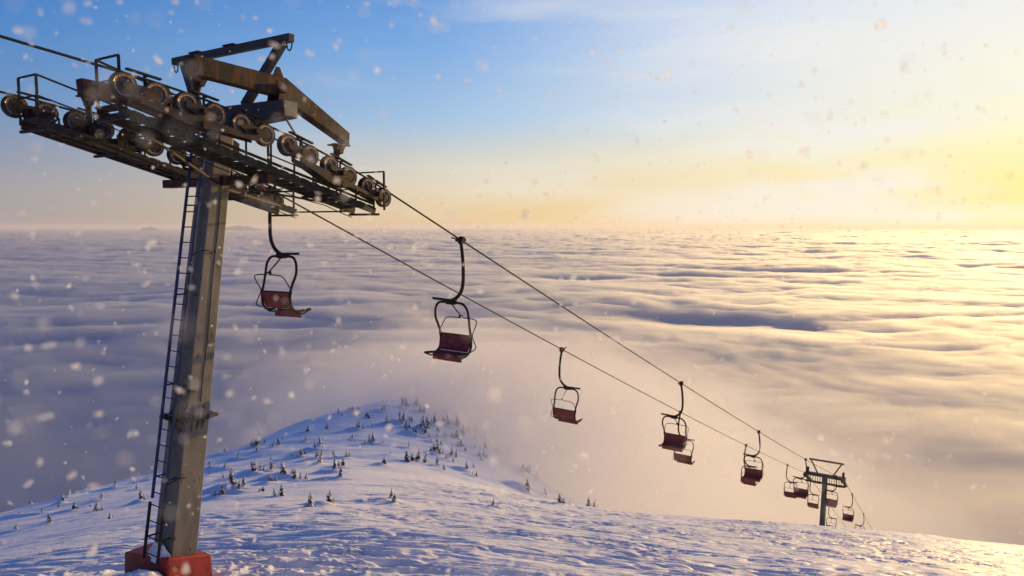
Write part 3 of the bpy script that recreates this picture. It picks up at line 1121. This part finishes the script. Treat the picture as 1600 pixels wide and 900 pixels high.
# ------------------------------------------------------------------ chairs
def spl(pts, n=5):
    """Catmull-Rom through the points"""
    P = [np.array(p, float) for p in pts]
    P = [2 * P[0] - P[1]] + P + [2 * P[-1] - P[-2]]
    out = []
    for i in range(1, len(P) - 2):
        for t in np.linspace(0, 1, n, endpoint=False):
            a, b, c, d = P[i - 1], P[i], P[i + 1], P[i + 2]
            out.append(0.5 * ((2 * b) + (-a + c) * t + (2 * a - 5 * b + 4 * c - d) * t * t + (-a + 3 * b - 3 * c + d) * t ** 3))
    out.append(P[-2])
    return out


CY0 = -0.30                                    # the seat hangs to the inside of the rope


def make_chair():
    root = empty('lift_chair', (0, 0, 0))
    mb = MB()                                   # stem from the grip, swept in under the rope
    P = spl([(0, 0, -.02), (0, 0.06, -.35), (0, 0.10, -.8), (0, 0.08, -1.2), (0, -.06, -1.45), (0, -.32, -1.60)], 6)
    mb.tube(P, 0.046, 10)
    mb.bar((0, -.12, -1.575), (0, -.92, -1.555), 0.055, 0.06)
    mb.box((0, CY0, -1.63), (0.10, .26, 0.10))
    mb.build('hanger', M['dark'], root)
    mb = MB()
    mb.tube([(-.17, 0, .0), (.17, 0, .0)], 0.05, 8)
    mb.box((0, 0.02, -.03), (.12, .13, .13))
    mb.tube([(.0, -.03, .045), (.0, .1, .045)], .05, 8)
    mb.bar((0.1, 0.0, .02), (.34, 0.0, .05), .05, .03)
    mb.build('grip', M['dark'], root)
    for s in (-1, 1):                           # the two bowed sides of the frame
        y = lambda v: CY0 + s * v
        P = spl([(0, y(0.0), -1.63), (0, y(.30), -1.63), (0, y(.45), -1.68), (-.02, y(.545), -1.83), (-.05, y(.565), -2.05), (-.13, y(.53), -2.28), (-.20, y(.515), -2.5),
                 (-.21, y(.52), -2.72), (-.16, y(.52), -2.88), (-.02, y(.52), -2.97), (.16, y(.525), -2.96), (.40, y(.53), -2.945)], 4)
        mb = MB()
        mb.tube(P, 0.033, 8)
        mb.build('side_frame', M['dark'], root)
    mb = MB()
    mb.tube([(-.10, CY0 - .52, -2.935), (-.10, CY0 + .52, -2.935)], .024, 8)
    for s in (-1, 1):                           # arm rest brackets reaching forward
        mb.tube([(-.05, CY0 + s * .50, -3.0), (.18, CY0 + s * .51, -3.04), (.39, CY0 + s * .53, -2.955)], .020, 6)
    mb.build('seat_bearer', M['dark'], root)
    prof = [(-.235, -2.50), (-.225, -2.60), (-.20, -2.72), (-.15, -2.83), (-.09, -2.905)]
    poly = [(x, z) for x, z in prof] + [(x + .028, z + .008) for x, z in prof[::-1]]
    mb = MB()
    mb.prism(poly, CY0 - .50, CY0 + .50)
    bk = mb.build('backrest', M['red'], root)
    mb = MB()
    mb.tube([(-.222, CY0 - .51, -2.49), (-.222, CY0 + .51, -2.49)], .022, 6)
    mb.build('top_rail', M['dark'], bk)
    prof = [(-.06, -2.925), (.03, -2.928), (.09, -2.94), (.13, -2.975), (.14, -3.03), (.142, -3.115)]
    poly = [(x, z) for x, z in prof] + [(x - .012, z - .026) for x, z in prof[::-1]]
    mb = MB()
    mb.prism(poly, CY0 - .485, CY0 + .485)
    mb.build('seat', M['red'], root)
    mb = MB()                                   # thin restraining bar folded up behind
    for s in (-1, 1):
        y = lambda v: CY0 + s * v
        P = spl([(-.42, y(.06), -2.06), (-.42, y(.38), -2.07), (-.41, y(.53), -2.12), (-.30, y(.56), -2.3), (-.20, y(.565), -2.48), (-.32, y(.56), -2.70), (-.36, y(.55), -2.82), (-.20, y(.53), -2.90)], 4)
        mb.tube(P, 0.014, 6)
    mb.tube([(-.42, CY0 - .06, -2.06), (-.44, CY0 - .04, -2.0), (-.44, CY0 + .04, -2.0), (-.42, CY0 + .06, -2.06)], .014, 6)
    mb.tube([(-.02, CY0, -1.66), (-.22, CY0 + .02, -1.86), (-.43, CY0, -2.02)], .018, 6)
    mb.tube([(-.33, CY0 + .03, -1.98), (-.33, CY0 + .03, -2.06)], .03, 6)
    mb.build('safety_bar', M['dark'], root)
    return root


CHAIRS = [
    (5.71, 1, 'largest red chair with dark frame, high on the near rope'),
    (22.02, 1, 'second red chair down the near rope, overlapping a smaller chair behind'),
    (35.83, 1, 'third red chair down the near rope, with a chair of the far rope behind'),
    (50.45, 1, 'red chair on the near rope just before the lower tower'),
    (65.2, 1, 'red chair partly hidden behind the column of the lower tower'),
    (76.5, 1, 'dark red chair hanging right of the lower tower against the mist'),
    (86.8, 1, 'chair below the lower tower sunk behind the snow crest, only its hanger showing'),
    (2.75, -1, 'red chair hanging under the sheaves right beside the near tower column'),
    (17.5, -1, 'red chair alone in the middle of the far rope'),
    (32.0, -1, 'smaller red chair half behind the second chair of the near rope'),
    (46.6, -1, 'small red chair of the far rope tucked under a larger chair'),
    (61.2, -1, 'small red chair on the far rope left of the lower tower, leftmost of two'),
    (73.0, -1, 'small red chair just left of the lower tower column, under its crossarm'),
    (85.3, -1, 'small red chair at the foot of the lower tower, touching the snow line'),
]
proto = make_chair()
for k, (l, sd, lab) in enumerate(CHAIRS):
    o = proto if k == 0 else copy_tree(proto)
    o.location = on_line(l, sd, RW)
    o.rotation_euler = (R(random.uniform(-1.2, 1.2)), R(random.uniform(-1.5, 1.5)), RZ + (math.pi if sd == 1 else 0) + R(random.uniform(-3, 3)))
    tag(o, lab, 'chairlift chair', 'chairs hanging from the lift ropes')

# ------------------------------------------------------------------ lower lift tower
fp = TO + UH * LF
fz = wheel_z(LF)
ft_root = np.array([fp[0] - UH[0] * 0.9, fp[1] - UH[1] * 0.9, float(ground(fp[0], fp[1])[0]) - 0.3])
low = empty('lift_tower', ft_root, RZ)
tag(low, 'lower chairlift tower, dark and small, standing at the snow crest on the right', 'lift tower')
HT = TO[2] + fz - ft_root[2]                    # height of the rope line above the foot


def W(l, lat, z):
    """l, lat from the tower centre, z from the rope line"""
    return (0.9 + l, -lat, HT + z)


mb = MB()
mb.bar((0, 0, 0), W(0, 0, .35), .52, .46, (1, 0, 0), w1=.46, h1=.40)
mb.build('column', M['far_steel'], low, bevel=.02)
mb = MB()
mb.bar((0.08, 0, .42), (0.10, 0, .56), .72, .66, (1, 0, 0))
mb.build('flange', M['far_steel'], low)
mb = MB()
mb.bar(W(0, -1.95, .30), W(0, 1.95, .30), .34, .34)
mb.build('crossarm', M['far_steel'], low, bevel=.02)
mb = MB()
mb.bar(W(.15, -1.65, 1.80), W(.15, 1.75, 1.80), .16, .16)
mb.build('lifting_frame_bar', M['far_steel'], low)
for a, b in ((-.75, -1.45), (.75, 1.5)):
    mb = MB()
    mb.bar(W(0, a, .45), W(.15, b, 1.73), .13, .13, (1, 0, 0))
    mb.build('lifting_frame_leg', M['far_steel'], low)
for sd in (-1, 1):
    mb = MB()
    for l in (-.1, .1):
        mb.bar(W(l, sd * 1.72, .46), W(l, sd * 1.72, .95), .2, .12, (1, 0, 0))
    mb.build('pivot_bracket', M['rust'], low)
    mb = MB()
    for o in (-.09, .09):
        mb.bar(W(-1.5, sd * HALF + o, S2 * 1.5 - .12), W(0, sd * HALF + o, -.12), .04, .16)
        mb.bar(W(0, sd * HALF + o, -.122), W(1.5, sd * HALF + o, -S3 * 1.5 - .12), .04, .16)
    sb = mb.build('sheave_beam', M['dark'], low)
    for l in (-1.4, -.95, -.5, .5, .95, 1.4):
        link_mesh('wheel', WHEEL, sb, W(l, sd * HALF, -(S2 if l < 0 else S3) * l))
    mb = MB()                                    # catwalk below the arm
    mb.bar(W(-1.2, sd * 1.0, -.55 + .5), W(1.2, sd * 1.0, -.55 - .5), .7, .06)
    mb.bar(W(0, sd * .2, -.52), W(0, sd * 1.95, -.52), .16, .18)
    cw = mb.build('catwalk', M['dark'], low)
    for lat in np.linspace(.35, 1.5, 6):
        m2 = MB()
        m2.bar(W(.4, sd * lat, -.55), W(.4, sd * lat, .2), .05, .05, (1, 0, 0))
        m2.build('rail_post', M['rail'], cw)

# ------------------------------------------------------------------ firs on the spur
def fir_mesh(k):
    """crown of drooping sprays loaded with snow, trunk as a mesh of its own; one metre tall"""
    rr = random.Random(100 + k)
    mb = MB()
    lean0 = None
    stems = [(0, 0, 1.0)] + [(rr.uniform(-.32, .32), rr.uniform(-.32, .32), rr.uniform(.45, .8)) for _ in range((0, 0, 1, 2, 0, 3, 1, 0, 2)[k])]
    for ox, oy, sz in stems:
        v0 = len(mb.v)
        lean = fir_stem(mb, rr)
        lean0 = lean0 or lean
        mb.v[v0:] = [(a * sz + ox, b * sz + oy, c * sz) for a, b, c in mb.v[v0:]]
    return mb, lean0


def fir_stem(mb, rr):
    n_w = rr.randint(7, 10)
    lean = rr.uniform(-.10, .10), rr.uniform(-.10, .10)
    width = rr.uniform(.14, .26)
    bare = rr.uniform(0, 6.28)
    for w in range(n_w):
        t = w / (n_w - 1)
        z = .10 + .84 * t
        rad_ = width * (1 - t) ** .8 + .035
        nb = max(4, int(9 - 4 * t))
        a0 = rr.uniform(0, 6.28)
        for b in range(nb):
            if rr.random() < .12 + .25 * max(0, math.cos(a0 + b * 6.283 / nb - bare)):
                continue
            a = a0 + b * 6.283 / nb + rr.uniform(-.3, .3)
            L = rad_ * rr.uniform(.6, 1.25)
            ca, sa = math.cos(a), math.sin(a)
            c = Vector((lean[0] * z, lean[1] * z, z))
            d = Vector((ca, sa, 0))
            s = Vector((-sa, ca, 0))
            wd = L * rr.uniform(.35, .55)
            p1 = c + d * L * .5 + Vector((0, 0, .01))
            p2 = c + d * L + Vector((0, 0, -L * rr.uniform(.35, .8)))
            mb.add([c, p1 + s * wd, p2 + s * wd * .25, p2 - s * wd * .25, p1 - s * wd, p1 + Vector((0, 0, .03))],
                   [(0, 1, 5), (0, 5, 4), (1, 2, 5), (2, 3, 5), (3, 4, 5), (0, 4, 3, 2, 1)], 0)
            if rr.random() < .55:                    # a lump of snow on the spray
                h = Vector((0, 0, .035))
                q = [c + d * L * .2, p1 + s * wd * .7, p2 + s * wd * .2 + d * .004, p2 - s * wd * .2 + d * .004, p1 - s * wd * .7]
                q = [v + Vector((0, 0, .008)) for v in q]
                mb.add(q + [p1 + h + Vector((0, 0, .02))], [(0, 1, 5), (1, 2, 5), (2, 3, 5), (3, 4, 5), (4, 0, 5)], 1)
    mb.tube([(lean[0] * .9, lean[1] * .9, .9), (lean[0], lean[1], 1.03)], [.012, .003], 5, 0)
    return lean


PROTO = []
for k in range(9):
    mb, ln = fir_mesh(k)
    me = bpy.data.meshes.new('crown')
    me.from_pydata(mb.v, [], mb.f)
    me.materials.append(M['needle'])
    me.materials.append(M['heap'])
    me.polygons.foreach_set('material_index', mb.m)
    me.update()
    t = MB()
    t.tube([(0, 0, -.35), (ln[0] * .4, ln[1] * .4, .4), (ln[0] * .95, ln[1] * .95, .95)], [.035, .025, .006], 6)
    tm = bpy.data.meshes.new('trunk')
    tm.from_pydata(t.v, [], t.f)
    tm.materials.append(M['bark'])
    PROTO.append((me, tm))


def tree_label(x, y, h):
    az = x / y
    if y > 128 and az > -0.09:
        return 'pale misty fir at the right end of the spur', 'firs fading into the mist'
    if y > 150 and az > -0.2:
        return 'small fir along the top of the spur', 'firs along the top of the spur'
    if az > -0.02:
        return 'misty fir behind the snow crest below the chairs', 'firs half lost in mist behind the crest'
    if y > 105 and az > -0.21:
        return 'small dark fir in the middle of the spur', 'firs in the middle of the spur'
    if az < -0.42:
        return 'stunted fir in drifts left of the tower', 'stunted firs left of the tower'
    if y < 63:
        return 'dark fir just right of the tower column', 'dark firs beside the tower column'
    if y > 105:
        return 'tiny fir near the left edge of the spur', 'firs near the left edge of the spur'
    return 'small fir on snow below the main stand', 'firs on the open snow'


SPECIAL = {(-8.3, 29.1): 'nearer of two lone dark firs low on the open snow',
           (-8.2, 31.6): 'second of two lone dark firs low on the open snow, the right one',
           (-14.8, 45.5): 'lone fir throwing a long shadow on the snow right of the tower column',
           (-6.8, 39.7): 'tallest fir of the snow laden little clump beside the rough snow',
           (-1.2, 43.0): 'tiny fir poking up at the near snow crest left of the lower chairs',
           (-19.0, 76.7): 'dark twin topped fir standing out in the middle of the left slope'}
rt = random.Random(21)
tzs = ground(np.array([q[0] for q in TREES]), np.array([q[1] for q in TREES]))
lands = land(np.array([q[0] for q in TREES]), np.array([q[1] for q in TREES])) + snow_relief(np.array([q[0] for q in TREES]), np.array([q[1] for q in TREES]))
ORD = 'first second third fourth fifth sixth seventh eighth ninth tenth'.split()
groups = {}
for q in TREES:
    if q[:2] not in SPECIAL:
        groups.setdefault(tree_label(*q)[0], []).append(q)
NAMES = {}
for base, qs in groups.items():
    qs = sorted(qs, key=lambda q: q[1])
    n_row = max(1, -(-len(qs) // 8))
    rows = [''] if n_row == 1 else ['front row', 'second row', 'third row', 'fourth row', 'fifth row', 'sixth row'][:n_row - 1] + ['back row']
    per = -(-len(qs) // n_row)
    for r_ in range(n_row):
        row = sorted(qs[r_ * per:(r_ + 1) * per], key=lambda q: q[0] / q[1])
        for k, q in enumerate(row):
            NAMES[q] = base + (', ' + rows[r_] if rows[r_] else ',') + ' ' + ORD[k] + ' from left'
for q, z in zip(TREES, lands):
    x, y, h = q
    cm, tm = PROTO[rt.randrange(len(PROTO))]
    hh = h * 1.3 + 0.2
    o = empty('fir_tree', (x, y, z - 0.05), rt.uniform(0, 6.28))
    o.rotation_euler.x, o.rotation_euler.y = R(rt.uniform(-6, 6)), R(rt.uniform(-6, 6))
    wd = hh * rt.uniform(.85, 1.5) if h < 1.6 else hh * rt.uniform(.8, 1.15)
    o.scale = (wd, wd, hh)
    link_mesh('crown', cm, o)
    link_mesh('trunk', tm, o)
    tag(o, SPECIAL.get((x, y)) or NAMES[q], 'tree', tree_label(x, y, h)[1])


# ------------------------------------------------------------------ snow heaped on the concrete foot
def heap(name, loc, rx, ry, h, seed, label):
    n = 34
    a = np.linspace(-1, 1, n)
    X, Y = np.meshgrid(a, a)
    rr_ = np.hypot(X, Y)
    Z = h * np.clip(1 - rr_ ** 1.5, -.12, 1) * (0.8 + 0.7 * fbm(X * 1.3 + seed, Y * 2.3, 2)) + .14 * h * fbm(X * 4 + seed, Y * 7, 2)
    Z = np.where(rr_ > 1.0, -0.12, Z)
    mb = MB()
    mb.add(list(zip((X * rx).ravel(), (Y * ry).ravel(), Z.ravel())), [(i * n + j, i * n + j + 1, (i + 1) * n + j + 1, (i + 1) * n + j) for i in range(n - 1) for j in range(n - 1)
            if max(rr_[i, j], rr_[i + 1, j + 1], rr_[i, j + 1], rr_[i + 1, j]) < 1.06], 0, True)
    o = mb.build(name, M['heap'], None, loc)
    o.rotation_euler = (0, 0, RZ)
    return tag(o, label, 'snow pile')


def tw(l, lat, z):
    return TO + UH * l + GV * lat + np.array([0, 0, z])


heap('snow_pile', tw(L0 - .30, -.02, ZB + .06), .11, .36, .34, 2.0, 'small heap of snow on the red base against the foot of the column')

# ------------------------------------------------------------------ mist and haze
def blob(name, c, rad_, seed, dens, aniso=0.2, label=None, nu=48, nv=28):
    vs, fs = [], []
    th = np.linspace(0, 2 * np.pi, nu, endpoint=False)
    ph = np.linspace(0, np.pi, nv)
    for p in ph:
        for t in th:
            d = np.array([math.sin(p) * math.cos(t), math.sin(p) * math.sin(t), math.cos(p)])
            k = 1 + 0.20 * float(perlin(np.array([d[0] * 1.6 + seed]), np.array([d[1] * 1.6 + d[2] * 2.1]))[0]) + 0.10 * float(perlin(np.array([d[0] * 4 + seed]), np.array([d[1] * 4 + d[2] * 5]))[0])
            vs.append((d[0] * rad_[0] * k, d[1] * rad_[1] * k, d[2] * rad_[2] * k))
    for i in range(nv - 1):
        for j in range(nu):
            j2 = (j + 1) % nu
            fs.append((i * nu + j, (i + 1) * nu + j, (i + 1) * nu + j2, i * nu + j2))
    mb = MB()
    mb.add(vs, fs, 0, True)
    o = mb.build(name, vol_mat('mist air', dens, aniso, (0.86, 0.86, 0.88)), None, c)
    tag(o, label, kind='stuff')
    return o


for k, (s, d) in enumerate(((1.0, .0022), (.82, .0035), (.62, .006))):
    blob('mist', (48, 225, -95), (95 * s, 100 * s, 52 * s), 3 + k, d, label='drifting mist lying over the end of the snowy spur')
for k, (s, d) in enumerate(((1.0, .006), (.75, .009))):
    blob('mist', (-24, 250, -68), (80 * s, 66 * s, 34 * s), 13 + k, d, label='thin mist rising behind the crest of the spur')
for k, (s, d) in enumerate(((1.0, .002), (.75, .004))):
    blob('mist', (75, 150, -95), (75 * s, 62 * s, 45 * s), 23 + k, d, label='mist in the hollow below the lower tower')

for k, (s, d) in enumerate(((1.0, .007), (.8, .012), (.55, .016))):
    blob('mist', (-2, 190, -47), (62 * s, 54 * s, 21 * s), 33 + k, d, label='mist drifting across the right flank of the spur')
for k, (s, d) in enumerate(((1.0, .009), (.7, .014))):
    blob('mist', (18, 126, -43), (36 * s, 55 * s, 17 * s), 43 + k, d, label='thin mist behind the snow crest under the chairs')

hz = MB()
hz.hexa([(-62000, -62000, -560), (62000, -62000, -560), (62000, 62000, -560), (-62000, 62000, -560),
         (-62000, -62000, 30), (62000, -62000, 30), (62000, 62000, 30), (-62000, 62000, 30)])
haze = hz.build('haze', vol_mat('far air', 4e-5, 0.3, (1.0, 0.97, 0.92)))
tag(haze, 'pale air that softens the far cloud', kind='stuff')

# ------------------------------------------------------------------ falling snow
rf = np.random.default_rng(12)


def flakes():
    ico_v = []
    g = (1 + 5 ** .5) / 2
    for a, b in ((1, g), (-1, g), (1, -g), (-1, -g)):
        ico_v += [(0, a, b), (a, b, 0), (b, 0, a)]
    ico_v = np.array(ico_v, float)
    ico_v /= np.linalg.norm(ico_v[0])
    fs = []
    for i in range(12):
        for j in range(i + 1, 12):
            for k in range(j + 1, 12):
                P = ico_v[[i, j, k]]
                e = [np.linalg.norm(P[0] - P[1]), np.linalg.norm(P[1] - P[2]), np.linalg.norm(P[0] - P[2])]
                if max(e) < 1.2:
                    n = np.cross(P[1] - P[0], P[2] - P[0])
                    fs.append((i, j, k) if n @ P.mean(0) > 0 else (i, k, j))
    fs = np.array(fs)
    V, F = [], []
    spec = [(3800, 0.9, 9.0, .0026, .0062), (800, .34, 1.0, .0012, .0026), (230, .17, .36, .0008, .0016)]
    o = 0
    for n, d0, d1, r0, r1 in spec:
        az = rf.uniform(-R(55), R(55), n)
        el = rf.uniform(-R(38), R(34), n)
        d = np.exp(rf.uniform(math.log(d0), math.log(d1), n))
        r = rf.uniform(r0, r1, n)
        for k in range(n):
            c = d[k] * np.array([math.sin(az[k]) * math.cos(el[k]), math.cos(az[k]) * math.cos(el[k]), math.sin(el[k])])
            sc = r[k] * np.array([rf.uniform(.8, 1.5), rf.uniform(.6, 1.2), rf.uniform(.25, .6)])
            q, _ = np.linalg.qr(rf.normal(size=(3, 3)))
            V.append((ico_v * sc * rf.uniform(.5, 1.35, (12, 1))) @ q + c)
            F.append(fs + o)
            o += 12
    return np.concatenate(V), np.concatenate(F)


fv, ff = flakes()
me = bpy.data.meshes.new('falling_snow')
me.from_pydata([tuple(map(float, p)) for p in fv], [], [tuple(map(int, f)) for f in ff])
me.polygons.foreach_set('use_smooth', [True] * len(ff))
me.materials.append(M['flake'])
tag(link_mesh('falling_snow', me), 'white snowflakes drifting through the air', kind='stuff')
